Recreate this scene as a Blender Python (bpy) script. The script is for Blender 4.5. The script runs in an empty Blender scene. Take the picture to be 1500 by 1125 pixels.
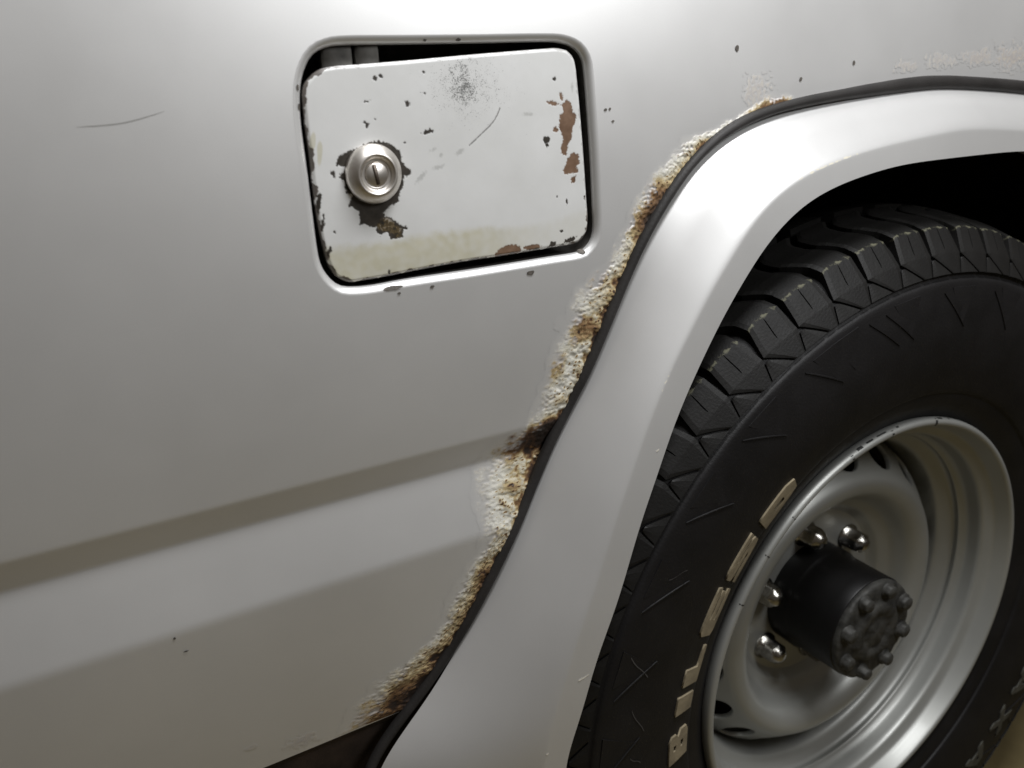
import bpy, bmesh, math, random
import numpy as np
from mathutils import Vector, Matrix, noise
from mathutils.geometry import delaunay_2d_cdt
random.seed(7)

scene = bpy.context.scene
COL = scene.collection

# ------------------------------------------------------------------ camera
cam_data = bpy.data.cameras.new('camera')
cam = bpy.data.objects.new('camera', cam_data)
COL.objects.link(cam)
cam_data.sensor_fit = 'HORIZONTAL'
cam_data.sensor_width = 36.0
cam_data.lens = 28.8
cam_data.clip_start = 0.01
cam_data.clip_end = 100.0
right = Vector((0.86443, -0.50154, -0.03501)).normalized()
fwd = Vector((0.46231, 0.82032, -0.33668)).normalized()
up = right.cross(fwd).normalized()
right = fwd.cross(up).normalized()
M = Matrix((right, up, -fwd)).transposed().to_4x4()
M.translation = Vector((0.0, -0.42, 0.868))
cam.matrix_world = M
cam_data.dof.use_dof = True
cam_data.dof.focus_distance = 0.52
cam_data.dof.aperture_fstop = 9.0
scene.camera = cam

# ------------------------------------------------------------------ light: dim indoor ambience and unseen lamps, frontal and added overhead
world = bpy.data.worlds.new('World')
scene.world = world
world.use_nodes = True
bg = world.node_tree.nodes['Background']
bg.inputs['Color'].default_value = (1.0, 0.86, 0.70, 1)
bg.inputs['Strength'].default_value = 0.07

def area_lamp(name, loc, target, size, size_y, power, color):
    d = bpy.data.lights.new(name, 'AREA')
    d.shape = 'RECTANGLE'
    d.size, d.size_y, d.energy, d.color = size, size_y, power, color
    o = bpy.data.objects.new(name, d)
    COL.objects.link(o)
    o.location = loc
    o.rotation_euler = (Vector(target) - Vector(loc)).to_track_quat('-Z', 'Y').to_euler()
    return o
area_lamp('unseen_lamp', (0.65, -0.70, 1.32), (0.38, 0.0, 0.97), 0.4, 0.3, 4.0, (0.97, 0.985, 1.0))  # unseen frontal lamp, set close so brightness drops towards the sill
area_lamp('unseen_lamp', (0.42, -0.30, 1.70), (0.34, 0.0, 0.85), 0.6, 0.2, 11.3, (0.975, 0.985, 1.0))  # extra lamp added overhead to brighten the flare's outer slope

scene.view_settings.view_transform = 'Standard'
scene.view_settings.look = 'None'
scene.view_settings.gamma = 1.0
scene.view_settings.use_curve_mapping = False
scene.view_settings.exposure = 0.0
# outlines measured in metres on the car side: (x along the car, z above the floor)
FLARE_OUTER = [(0.7426,0.8601),(0.6602,0.8611),(0.5876,0.8584),(0.5221,0.8543),(0.4623,0.8487),(0.4241,0.8418),(0.3958,0.8301),(0.3736,0.8147),(0.3543,0.7937),(0.3356,0.7689),(0.3201,0.7409),(0.3092,0.7183),(0.2932,0.688),(0.2793,0.6639),(0.2631,0.6373),(0.2468,0.6076),(0.2249,0.5737),(0.2037,0.5366),(0.1827,0.5068),(0.1594,0.478),(0.1393,0.461),(0.1299,0.4552)]
FLARE_CREASE = [(0.6947,0.8324),(0.6167,0.834),(0.5621,0.8291),(0.4875,0.8208),(0.4319,0.8066),(0.4015,0.7865),(0.3821,0.7639),(0.3624,0.7418),(0.3449,0.7169),(0.333,0.7035),(0.3204,0.6827),(0.3096,0.6645),(0.2953,0.6361),(0.2818,0.6097),(0.2614,0.5646),(0.2476,0.5369),(0.2307,0.4953),(0.2168,0.4504)]
FLARE_INNER = [(0.697,0.8075),(0.6182,0.8089),(0.5487,0.8082),(0.5108,0.8044),(0.4752,0.7983),(0.4448,0.7883),(0.4189,0.7706),(0.4012,0.7522),(0.385,0.7329),(0.367,0.7088),(0.3488,0.6812),(0.3344,0.6576),(0.3185,0.6244),(0.3037,0.5956),(0.2836,0.5471),(0.264,0.5086),(0.2495,0.4667),(0.2372,0.4349)]
RUST_OUTER = [(0.4693,0.8572),(0.4463,0.858),(0.4189,0.8478),(0.3952,0.8394),(0.3749,0.835),(0.3611,0.8253),(0.3447,0.8121),(0.334,0.8002),(0.3233,0.7849),(0.3143,0.7663),(0.3004,0.755),(0.2846,0.7418),(0.2754,0.721),(0.2662,0.7022),(0.2584,0.6806),(0.2507,0.6648),(0.2342,0.6579),(0.2205,0.6438),(0.2114,0.6207),(0.213,0.5952),(0.2009,0.5763),(0.1866,0.5554),(0.1772,0.5352),(0.16,0.5209),(0.1425,0.5139),(0.1276,0.5045),(0.1159,0.4894),(0.1087,0.4776)]
FLAP_TOP = [(0.1333,0.8794),(0.1381,0.8818),(0.1453,0.8829),(0.1542,0.8833),(0.1842,0.8849),(0.2245,0.8875),(0.2683,0.8899),(0.2776,0.8902),(0.2846,0.889)]
FLAP_RIGHT = [(0.2846,0.889),(0.2883,0.8857),(0.2902,0.8809),(0.2915,0.8678),(0.2929,0.8486),(0.2942,0.8288),(0.2956,0.8043),(0.2965,0.7917),(0.2955,0.7842),(0.2918,0.7795)]
FLAP_BOTTOM = [(0.2918,0.7795),(0.2856,0.7773),(0.2655,0.7767),(0.2367,0.7762),(0.2094,0.776),(0.1834,0.7751),(0.1586,0.7739),(0.1467,0.7737),(0.139,0.774),(0.1325,0.7779)]
FLAP_LEFT = [(0.1325,0.7779),(0.1295,0.7846),(0.1276,0.7942),(0.1264,0.8058),(0.1259,0.8232),(0.1262,0.8401),(0.126,0.8533),(0.1262,0.8662),(0.1268,0.871),(0.1287,0.8751),(0.1333,0.8794)]
HOLE = [(0.1244,0.8631),(0.1259,0.8726),(0.1286,0.8803),(0.1335,0.8874),(0.1401,0.891),(0.1507,0.8925),(0.1838,0.8927),(0.2235,0.893),(0.2669,0.8935),(0.2806,0.8929),(0.29,0.89),(0.2952,0.8844),(0.2966,0.877),(0.2976,0.8599),(0.299,0.8326),(0.3,0.8041),(0.3005,0.7874),(0.2989,0.779),(0.2942,0.774),(0.288,0.7718),(0.2638,0.7715),(0.2167,0.771),(0.1736,0.7711),(0.1533,0.7705),(0.1416,0.7711),(0.1341,0.7729),(0.129,0.7777),(0.1253,0.7848),(0.1242,0.7939),(0.124,0.8133),(0.124,0.837),(0.1239,0.8535)]
CHIP_MAIN = [(0.139,0.8348),(0.1397,0.8377),(0.1421,0.8397),(0.1469,0.8418),(0.1503,0.8425),(0.1538,0.8438),(0.1572,0.8451),(0.162,0.8458),(0.1667,0.8452),(0.17,0.8437),(0.1716,0.8421),(0.1745,0.8404),(0.1755,0.8387),(0.1755,0.835),(0.1767,0.8324),(0.1779,0.8307),(0.1807,0.8295),(0.1802,0.8276),(0.1783,0.8265),(0.1762,0.8267),(0.1755,0.8229),(0.1733,0.8186),(0.1717,0.8155),(0.1722,0.8135),(0.17,0.8131),(0.1671,0.812),(0.1642,0.8104),(0.1622,0.8083),(0.1631,0.8066),(0.1652,0.8064),(0.1671,0.8046),(0.1692,0.8037),(0.1708,0.8019),(0.1718,0.8004),(0.175,0.8004),(0.1752,0.7984),(0.173,0.7983),(0.1724,0.7957),(0.1727,0.7947),(0.1702,0.7943),(0.1683,0.7939),(0.1651,0.7942),(0.164,0.7973),(0.1609,0.798),(0.1594,0.7969),(0.1571,0.7988),(0.1574,0.8017),(0.1556,0.8015),(0.153,0.8025),(0.1511,0.804),(0.1486,0.8033),(0.1477,0.804),(0.1492,0.8061),(0.1484,0.8081),(0.149,0.8103),(0.1474,0.8117),(0.1453,0.8135),(0.1433,0.8134),(0.1442,0.8161),(0.1459,0.8191),(0.1453,0.8204),(0.143,0.8206),(0.1423,0.8232),(0.1421,0.8269),(0.1399,0.8286),(0.1404,0.8301),(0.1433,0.832),(0.1435,0.8341)]
CHIP_BROWN = [[(0.2794,0.8594),(0.283,0.8621),(0.2857,0.8599),(0.2865,0.8549),(0.2892,0.8533),(0.2883,0.8491),(0.2864,0.8463),(0.2854,0.8405),(0.2826,0.8363),(0.2817,0.8312),(0.2789,0.8307),(0.2772,0.8337),(0.2791,0.8394),(0.2782,0.8438),(0.2765,0.8468),(0.2775,0.8538),(0.2802,0.8552)],[(0.2816,0.8283),(0.2863,0.8324),(0.2899,0.8307),(0.2908,0.8247),(0.288,0.8241),(0.2898,0.8203),(0.2852,0.8199),(0.2796,0.8195),(0.2788,0.8218),(0.2807,0.8262)],[(0.2842,0.8177),(0.2879,0.8182),(0.287,0.8145),(0.2842,0.8136)]]
CHIP_SPOTS = [(0.1652,0.8764,0.0014,0.0014,-4.1,0),(0.1685,0.8776,0.00112,0.00098,20.0,0),(0.159,0.8655,0.0014,0.00056,10.9,0),(0.1817,0.8635,0.00126,0.0014,30.0,0),(0.1569,0.8553,0.00078,0.00078,0.0,0),(0.1581,0.8538,0.00126,0.00112,25.9,0),(0.1629,0.8567,0.00056,0.00056,-4.1,0),(0.1922,0.8488,0.00361,0.00105,11.2,0),(0.1781,0.8441,0.0006,0.0006,-3.8,0),(0.193,0.8787,0.00075,0.0006,0.0,0),(0.1923,0.8684,0.0009,0.0006,16.2,0),(0.1368,0.8311,0.00098,0.00182,15.9,0),(0.186,0.8254,0.00331,0.00105,41.2,2),(0.1969,0.83,0.00271,0.0009,11.2,2),(0.1989,0.8363,0.0009,0.0009,-3.8,2),(0.1945,0.8394,0.0015,0.0006,26.2,2),(0.2105,0.8373,0.00256,0.00112,26.4,2),(0.2561,0.8551,0.00272,0.00085,-3.4,2),(0.2676,0.8404,0.00234,0.00216,-3.2,0),(0.2679,0.8372,0.00108,0.00126,-3.2,0),(0.2732,0.8604,0.00433,0.00108,-11.2,1),(0.2791,0.8637,0.00108,0.00252,6.8,1),(0.2742,0.8457,0.00187,0.00153,0.0,1),(0.2747,0.8735,0.00126,0.00108,0.0,0),(0.2739,0.807,0.00072,0.00072,-6.3,0),(0.2807,0.8029,0.00072,0.00163,8.7,0),(0.2763,0.7861,0.00115,0.00077,-9.0,0),(0.1343,0.8014,0.0007,0.00056,-4.1,0),(0.1626,0.7764,0.00091,0.00106,-7.6,0),(0.1949,0.7751,0.0021,0.00145,-7.1,0),(0.1863,0.7737,0.00161,0.00129,-7.1,0),(0.2387,0.778,0.0089,0.00411,5.3,1),(0.255,0.7788,0.0062,0.00164,-1.5,1),(0.2696,0.7789,0.00267,0.00172,4.0,0),(0.2828,0.7802,0.00423,0.00135,9.0,0),(0.2939,0.8055,0.00076,0.00096,-6.0,0),(0.287,0.869,0.00072,0.0018,0.0,2),(0.1283,0.8469,0.00156,0.00522,-14.4,3),(0.1312,0.8417,0.00156,0.0065,-8.0,3),(0.1276,0.8172,0.00126,0.00449,-12.1,0),(0.1302,0.7918,0.00105,0.00263,-28.7,0),(0.1284,0.806,0.00091,0.00391,-14.4,0),(0.1305,0.8799,0.00286,0.00104,45.0,1),(0.156,0.8842,0.0078,0.00065,3.0,0)]
SCRATCH = [(0.2375,0.859),(0.2357,0.8557),(0.2331,0.8524),(0.2297,0.8494),(0.2255,0.8464),(0.2213,0.8434),(0.2168,0.8403)]
STAIN_LINE = [(0.1283,0.7941),(0.1422,0.7927),(0.1641,0.7928),(0.1793,0.7936),(0.1949,0.7939),(0.2193,0.7941),(0.2448,0.7914),(0.2626,0.7917),(0.2792,0.7946),(0.2963,0.7975)]
SMUDGE = [(0.2144,0.8749),(0.2152,0.8619),(0.2301,0.8746),(0.2074,0.884)]
LOCK = [(0.1604,0.8286),(0.1455,0.8298),(0.1761,0.8274),(0.1619,0.8436),(0.159,0.8133)]
PANEL_CHIPS = [(0.1944,0.8946,0.00112,0.00056),(0.214,0.8948,0.0015,0.00075),(0.3088,0.8554,0.00114,0.00076),(0.312,0.8557,0.00076,0.00076),(0.3141,0.8486,0.001,0.0006),(0.2516,0.7644,0.00274,0.00128),(0.1864,0.7652,0.00113,0.00081),(0.1661,0.7645,0.00091,0.00061),(0.1631,0.7679,0.0052,0.00107),(0.1238,0.8733,0.00078,0.0013),(0.1236,0.8641,0.00078,0.00156),(0.2905,0.7719,0.00241,0.00141),(0.4156,0.889,0.0018,0.0018),(0.5293,0.8783,0.00146,0.00146),(0.0199,0.5949,0.00072,0.00072),(0.0242,0.5842,0.00147,0.00044),(0.4754,0.8686,0.00134,0.00134),(0.1895,0.5384,0.00215,0.00081)]
RUST_SPOTS = [(0.5886,0.875,0.013,0.0044,0.45),(0.6307,0.8787,0.0189,0.0051,0.4),(0.6797,0.88,0.0239,0.0063,0.6),(0.7237,0.8806,0.0255,0.0099,0.8),(0.4345,0.8614,0.0128,0.0112,0.5),(0.0805,0.4854,0.0101,0.0051,0.5),(0.0505,0.4971,0.0043,0.002,0.3)]
PANEL_SCRATCH = [(0.0232,0.8598),(0.042,0.8606),(0.0606,0.8648)]
CHIP_RUSTY = [(0.1574,0.8017),(0.1601,0.805),(0.1645,0.8061),(0.1677,0.8029),(0.1716,0.7991),(0.1713,0.7952),(0.1683,0.7942),(0.1658,0.7978),(0.161,0.799)]

# ------------------------------------------------------------------ helpers
def smoothstep(a, b, x):
    t = np.clip((np.asarray(x, float) - a) / (b - a), 0, 1)
    return t * t * (3 - 2 * t)

def noise_at(pts, freq, off=0.0):
    return np.array([noise.noise(Vector((p[0] * freq + off, p[1] * freq + off * 1.7, p[2] * freq - off))) for p in pts])

def mesh_obj(name, verts, faces, material, parent=None, smooth=True, attrs=None, normals=None, fix=False):
    me = bpy.data.meshes.new(name)
    me.from_pydata([tuple(map(float, v)) for v in verts], [], [tuple(map(int, f)) for f in faces])
    if fix:
        bm = bmesh.new(); bm.from_mesh(me)
        bmesh.ops.recalc_face_normals(bm, faces=bm.faces)
        bm.to_mesh(me); bm.free()
    me.update()
    if smooth:
        me.polygons.foreach_set('use_smooth', [True] * len(me.polygons))
    if attrs:
        for k, v in attrs.items():
            a = me.attributes.new(k, 'FLOAT', 'POINT')
            a.data.foreach_set('value', np.asarray(v, np.float32))
    if normals is not None:
        me.normals_split_custom_set_from_vertices([tuple(n) for n in normals])
    me.materials.append(material)
    o = bpy.data.objects.new(name, me)
    COL.objects.link(o)
    o.parent = parent
    return o

def empty(name, loc, parent=None):
    o = bpy.data.objects.new(name, None)
    o.empty_display_size = 0.05
    COL.objects.link(o)
    o.location = loc
    o.parent = parent
    return o

def share(src, name=None, parent=None):
    o = src.copy()
    COL.objects.link(o)
    o.parent = parent if parent else src.parent
    return o

def catmull(pts, per, closed=False):
    P = np.asarray(pts, float)
    n = len(P)
    out = []
    rng = range(n if closed else n - 1)
    for i in rng:
        if closed:
            a, b, c, d = P[(i - 1) % n], P[i], P[(i + 1) % n], P[(i + 2) % n]
        else:
            a, b, c, d = P[max(i - 1, 0)], P[i], P[i + 1], P[min(i + 2, n - 1)]
        for k in range(per):
            t = k / per
            out.append(.5 * ((2 * b) + (c - a) * t + (2 * a - 5 * b + 4 * c - d) * t * t + (3 * b - a - 3 * c + d) * t ** 3))
    if not closed:
        out.append(P[-1])
    return np.array(out)

def resample(P, n, closed=False):
    P = np.asarray(P, float)
    if closed:
        P = np.vstack([P, P[:1]])
    L = np.r_[0, np.cumsum(np.linalg.norm(np.diff(P, axis=0), axis=1))]
    t = np.linspace(0, L[-1], n + 1)[:-1] if closed else np.linspace(0, L[-1], n)
    return np.stack([np.interp(t, L, P[:, k]) for k in range(P.shape[1])], 1)

def inside(poly, pts):
    poly = np.asarray(poly); pts = np.asarray(pts)
    c = np.zeros(len(pts), bool)
    x, y = pts[:, 0], pts[:, 1]
    j = len(poly) - 1
    for i in range(len(poly)):
        xi, yi = poly[i]; xj, yj = poly[j]
        if yi != yj:
            c ^= ((yi > y) != (yj > y)) & (x < (xj - xi) * (y - yi) / (yj - yi) + xi)
        j = i
    return c

def seg_dist(poly, pts, closed=True):
    poly = np.asarray(poly, float); pts = np.asarray(pts, float)
    best = np.full(len(pts), 1e9)
    n = len(poly)
    for i in range(n if closed else n - 1):
        a, b = poly[i], poly[(i + 1) % n]
        d = b - a
        t = np.clip(((pts - a) @ d) / max(d @ d, 1e-12), 0, 1)
        best = np.minimum(best, np.linalg.norm(pts - a - t[:, None] * d, axis=1))
    return best

def grid_faces(nu, nv, closed_u=False):
    f = []
    for i in range(nu if closed_u else nu - 1):
        for j in range(nv - 1):
            a = i * nv + j
            b = ((i + 1) % nu) * nv + j
            f.append((a, b, b + 1, a + 1))
    return f

def lathe(profile, n):
    """profile: (radius, y) pairs turned about the y axis"""
    v = []
    for i in range(n):
        a = 2 * math.pi * i / n
        for r, y in profile:
            v.append((r * math.cos(a), y, r * math.sin(a)))
    return v, grid_faces(n, len(profile), True)

# ------------------------------------------------------------------ materials
def new_mat(name):
    m = bpy.data.materials.new(name)
    m.use_nodes = True
    nt = m.node_tree
    b = nt.nodes['Principled BSDF']
    return m, nt, b

def node(nt, kind, **kw):
    n = nt.nodes.new(kind)
    for k, v in kw.items():
        if k in n.inputs:
            n.inputs[k].default_value = v
        else:
            setattr(n, k, v)
    return n

def ramp(nt, stops, fac):
    r = nt.nodes.new('ShaderNodeValToRGB')
    e = r.color_ramp.elements
    while len(e) < len(stops):
        e.new(0.5)
    for el, (p, c) in zip(e, stops):
        el.position = p
        el.color = (*c, 1) if len(c) == 3 else c
    nt.links.new(fac, r.inputs['Fac'])
    return r.outputs['Color']

def attr(nt, name):
    return node(nt, 'ShaderNodeAttribute', attribute_name=name).outputs['Fac']

def mixc(nt, fac, a, b):
    m = nt.nodes.new('ShaderNodeMix')
    m.data_type = 'RGBA'
    for sock, v in ((m.inputs[0], fac), (m.inputs[6], a), (m.inputs[7], b)):
        if hasattr(v, 'is_linked'):
            nt.links.new(v, sock)
        elif isinstance(v, (int, float)):
            sock.default_value = v
        else:
            sock.default_value = (*v, 1)
    return m.outputs[2]

def math_(nt, op, a, b=None, clamp=False):
    m = nt.nodes.new('ShaderNodeMath')
    m.operation = op
    m.use_clamp = clamp
    for s, v in ((m.inputs[0], a), (m.inputs[1], b)):
        if v is None:
            continue
        if hasattr(v, 'is_linked'):
            nt.links.new(v, s)
        else:
            s.default_value = v
    return m.outputs[0]

def tex_noise(nt, scale, detail=3, rough=.55, coord='Object'):
    tc = nt.nodes.new('ShaderNodeTexCoord')
    n = node(nt, 'ShaderNodeTexNoise', Scale=scale, Detail=detail, Roughness=rough)
    nt.links.new(tc.outputs[coord], n.inputs['Vector'])
    return n.outputs['Fac']

def bump(nt, b, height, strength, dist=.001):
    n = node(nt, 'ShaderNodeBump', Strength=strength, Distance=dist)
    nt.links.new(height, n.inputs['Height'])
    nt.links.new(n.outputs['Normal'], b.inputs['Normal'])

def simple(name, color, rough, metal=0.0, var=0.0, scale=60, coat=0.0, bmp=0.0, bscale=400, spec=.5):
    m, nt, b = new_mat(name)
    b.inputs['Roughness'].default_value = rough
    b.inputs['Metallic'].default_value = metal
    b.inputs['Specular IOR Level'].default_value = spec
    b.inputs['Coat Weight'].default_value = coat
    b.inputs['Coat Roughness'].default_value = .12
    if var:
        n = tex_noise(nt, scale)
        c = ramp(nt, [(.3, tuple(x * (1 - var) for x in color)), (.7, tuple(min(1, x * (1 + var)) for x in color))], n)
        nt.links.new(c, b.inputs['Base Color'])
    else:
        b.inputs['Base Color'].default_value = (*color, 1)
    if bmp:
        bump(nt, b, tex_noise(nt, bscale), bmp)
    return m

PAINT = (.78, .775, .765)
PAINT_METAL, PAINT_ROUGH = .52, .42
def paint_setup(nt, b):
    """weathered silver paint: flake sparkle, cloudy polish, faint grime"""
    cloud = tex_noise(nt, 7, 4)
    flake = tex_noise(nt, 2600, 1)
    col = ramp(nt, [(.3, tuple(x * .93 for x in PAINT)), (.7, tuple(x * 1.04 for x in PAINT))], cloud)
    col = mixc(nt, math_(nt, 'MULTIPLY', flake, .22), col, (.52, .52, .52))
    b.inputs['Metallic'].default_value = PAINT_METAL
    r = math_(nt, 'ADD', math_(nt, 'MULTIPLY', tex_noise(nt, 18, 4), .10), PAINT_ROUGH - .05)
    nt.links.new(r, b.inputs['Roughness'])
    b.inputs['Coat Weight'].default_value = .25
    b.inputs['Coat Roughness'].default_value = .25
    return col

def make_paint(name):
    m, nt, b = new_mat(name)
    col = paint_setup(nt, b)
    nt.links.new(col, b.inputs['Base Color'])
    return m

def make_flare_paint():
    m, nt, b = new_mat('flare_silver_paint')
    col = paint_setup(nt, b)
    n = tex_noise(nt, 420, 4, .65)
    band = attr(nt, 'wear')
    k = math_(nt, 'SUBTRACT', math_(nt, 'ADD', n, band), 1.05)
    k = math_(nt, 'MULTIPLY', k, 22, True)
    col = mixc(nt, k, col, (.78, .74, .62))
    nt.links.new(col, b.inputs['Base Color'])
    mt = math_(nt, 'MULTIPLY', math_(nt, 'SUBTRACT', 1, k), PAINT_METAL)
    nt.links.new(mt, b.inputs['Metallic'])
    return m

def make_rust():
    """blistered paint over rust: attribute rust = how far gone, blend = how much sound paint is left"""
    m, nt, b = new_mat('blistered_rusty_paint')
    pcol = paint_setup(nt, b)
    n = tex_noise(nt, 900, 4, .7)
    r = math_(nt, 'ADD', attr(nt, 'rust'), math_(nt, 'MULTIPLY', math_(nt, 'SUBTRACT', n, .5), .42))
    rc = ramp(nt, [(.0, (.72, .71, .67)), (.22, (.63, .60, .50)), (.42, (.46, .36, .19)), (.62, (.20, .11, .045)),
                   (.82, (.065, .033, .016)), (1.0, (.022, .014, .010))], r)
    bl = attr(nt, 'blend')
    nt.links.new(mixc(nt, bl, rc, pcol), b.inputs['Base Color'])
    nt.links.new(math_(nt, 'MULTIPLY', bl, PAINT_METAL), b.inputs['Metallic'])
    nt.links.new(math_(nt, 'SUBTRACT', .78, math_(nt, 'MULTIPLY', bl, .78 - PAINT_ROUGH)), b.inputs['Roughness'])
    nt.links.new(math_(nt, 'MULTIPLY', bl, .25), b.inputs['Coat Weight'])
    h = math_(nt, 'MULTIPLY', n, math_(nt, 'SUBTRACT', 1, bl))
    bump(nt, b, h, .32, .0010)
    return m

def make_flap_paint():
    m, nt, b = new_mat('chipped_white_paint')
    n1 = tex_noise(nt, 30, 4)
    white = ramp(nt, [(.3, (.66, .66, .645)), (.7, (.72, .72, .71))], n1)
    cream = ramp(nt, [(.3, (.50, .475, .36)), (.7, (.60, .575, .46))], tex_noise(nt, 45, 4))
    col = mixc(nt, attr(nt, 'stain'), white, cream)
    sp = tex_noise(nt, 1150, 3, .7)
    sm = attr(nt, 'smudge')
    k = math_(nt, 'MULTIPLY', math_(nt, 'SUBTRACT', math_(nt, 'ADD', sp, math_(nt, 'MULTIPLY', sm, .25)), .70), 9, True)
    soft = math_(nt, 'MULTIPLY', sm, .13)
    col = mixc(nt, soft, col, (.16, .16, .15))
    col = mixc(nt, math_(nt, 'MULTIPLY', k, .8), col, (.07, .07, .065))
    col = mixc(nt, attr(nt, 'grey'), col, (.30, .30, .28))
    brown = ramp(nt, [(.3, (.13, .075, .045)), (.7, (.23, .145, .095))], tex_noise(nt, 160, 4))
    dark = ramp(nt, [(.3, (.030, .026, .021)), (.7, (.058, .050, .042))], tex_noise(nt, 260, 4))
    col = mixc(nt, attr(nt, 'brown'), col, brown)
    col = mixc(nt, attr(nt, 'dark'), col, dark)
    rusty = ramp(nt, [(.4, (.03, .026, .02)), (.55, (.12, .085, .04)), (.68, (.42, .38, .33))], tex_noise(nt, 330, 4, .7))
    col = mixc(nt, attr(nt, 'rusty'), col, rusty)
    nt.links.new(col, b.inputs['Base Color'])
    b.inputs['Roughness'].default_value = .34
    b.inputs['Coat Weight'].default_value = .1
    bump(nt, b, tex_noise(nt, 120, 3), .06)
    return m

def make_rubber(name, base=(.0090, .0084, .0088), dust=False):
    m, nt, b = new_mat(name)
    c = ramp(nt, [(.3, tuple(x * .7 for x in base)), (.7, tuple(x * 1.4 for x in base))], tex_noise(nt, 24, 5))
    if dust:
        n = tex_noise(nt, 210, 5, .7)
        k = math_(nt, 'MULTIPLY', math_(nt, 'SUBTRACT', math_(nt, 'ADD', n, attr(nt, 'wear')), 1.0), 8, True)
        c = mixc(nt, math_(nt, 'MULTIPLY', k, .7), c, (.17, .165, .11))
    nt.links.new(c, b.inputs['Base Color'])
    r = math_(nt, 'ADD', math_(nt, 'MULTIPLY', tex_noise(nt, 40, 4), .25), .42)
    nt.links.new(r, b.inputs['Roughness'])
    b.inputs['Specular IOR Level'].default_value = .32
    bump(nt, b, tex_noise(nt, 500, 4), .25)
    return m

MAT_PAINT = make_paint('silver_body_paint')
MAT_FLARE = make_flare_paint()
MAT_RUST = make_rust()
MAT_FLAP = make_flap_paint()
MAT_RIM = simple('silver_wheel_paint', (.40, .405, .385), .45, .50, .06, 14, coat=.15, bmp=.03, bscale=900)
MAT_TYRE = make_rubber('tyre_rubber')
MAT_TREAD = make_rubber('tread_rubber', (.0095, .009, .0085), True)
MAT_SEAL = make_rubber('seal_rubber', (.024, .022, .021))
MAT_LETTER = simple('aged_white_lettering', (.26, .215, .14), .75, 0, .25, 70, bmp=.2)
MAT_LETTER_DARK = simple('moulded_grey_lettering', (.075, .073, .06), .7, 0, .3, 120)
MAT_WELL = simple('black_undercoat', (.010, .009, .008), .9, 0, .3, 30, bmp=.4, bscale=80, spec=.2)
MAT_POCKET = simple('grimy_recess_metal', (.055, .050, .044), .75, 0, .5, 60, bmp=.2)
MAT_HUB = simple('black_hub_paint', (.0045, .0043, .0045), .42, 0, .2, 40, spec=.35)
MAT_FLANGE = simple('greasy_dark_steel', (.042, .041, .037), .62, .2, .65, 75, bmp=.9, bscale=140)
MAT_CHROME = simple('dull_chrome', (.42, .405, .37), .24, 1.0, .45, 160, bmp=.25, bscale=260)
MAT_LOCK = simple('satin_nickel', (.80, .76, .71), .40, 1.0, .06, 300)
MAT_SLOT = simple('dull_brass_slot', (.13, .105, .085), .5, .5)
MAT_SILL = simple('rusty_dark_sill', (.045, .030, .022), .85, 0, .5, 40, bmp=.5, bscale=200)
MAT_CHIP = simple('bare_dark_steel', (.10, .088, .075), .7, 0, .4, 500)
MAT_FLOOR = simple('olive_brown_floor', (.210, .165, .075), .8, 0, .25, 9, bmp=.15, bscale=60)
MAT_SCUFF = simple('black_scuff', (.012, .012, .011), .6, 0)

# ------------------------------------------------------------------ floor
fv = [(x, y, 0) for x in (-4, 5) for y in (-4, 4)]
floor = mesh_obj('floor', fv, [(0, 2, 3, 1)], MAT_FLOOR, smooth=False)
floor['kind'] = 'structure'

# ------------------------------------------------------------------ the car
car = empty('car', (0.62, 0.0, 0.0))
car['label'] = 'silver car with white chipped fuel flap, rusty wheel arch and steel wheel'
car['category'] = 'car'
CAR_INV = Matrix.Translation(-Vector(car.location))
def part(name, verts, faces, material, parent=None, **kw):
    """mesh given in world metres, hung under the car (or under one of its parts)"""
    v = np.asarray(verts, float) - np.array(car.location)
    return mesh_obj(name, v, faces, material, parent if parent else car, **kw)

# ---- body side profile: depth y as a function of height z
SILL_Z, TOP_Z = .476, 1.30
def slope(z):
    up_ = .04 + .60 * (z - .83)
    s = up_ * smoothstep(.6605, .6655, z)
    s = s - .38 * (smoothstep(.6655, .6605, z)) * smoothstep(.6425, .6475, z)
    s = s + (.21) * smoothstep(.6475, .6425, z) * smoothstep(.5930, .6020, z)
    s = s + (-.07 + .55 * (z - .598)) * smoothstep(.6020, .5930, z)
    return s
_zt = np.linspace(.3, 1.4, 4401)
_yt = np.cumsum(slope(_zt)) * (_zt[1] - _zt[0])
_yt -= np.interp(.83, _zt, _yt)
def prof(z):
    return np.interp(z, _zt, _yt)
def prof_normal(z):
    s = slope(np.asarray(z, float))
    n = np.stack([np.zeros_like(s), -np.ones_like(s), s], -1)
    return n / np.linalg.norm(n, axis=-1, keepdims=True)

# ---- arch outlines, left half measured, right half mirrored
XM = .62
def half(path, ext):
    p = [q for q in path if q[0] < XM - .02] + ext
    top = path[:]
    zt = np.interp(XM, [q[0] for q in path[:4]][::-1], [q[1] for q in path[:4]][::-1])
    return np.array([(XM, zt)] + p)
O_ = half(FLARE_OUTER, [(.120, .440), (.115, .41), (.113, .36), (.112, .30)])
C_ = half(FLARE_CREASE, [(.215, .38), (.203, .34), (.193, .30)])
I_ = half(FLARE_INNER, [(.236, .37), (.226, .335), (.217, .30)])
PC0 = np.array([XM, .42])
def polar(p):
    p = catmull(p, 12)
    d = p - PC0
    a = np.degrees(np.arctan2(d[:, 1], d[:, 0])) % 360
    o = np.argsort(a)
    return a[o], np.hypot(d[:, 0], d[:, 1])[o]
NH = 420
cs = resample(catmull(C_, 12), NH)
phi = np.degrees(np.arctan2(cs[:, 1] - PC0[1], cs[:, 0] - PC0[0])) % 360
phi = np.maximum.accumulate(phi)
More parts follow.
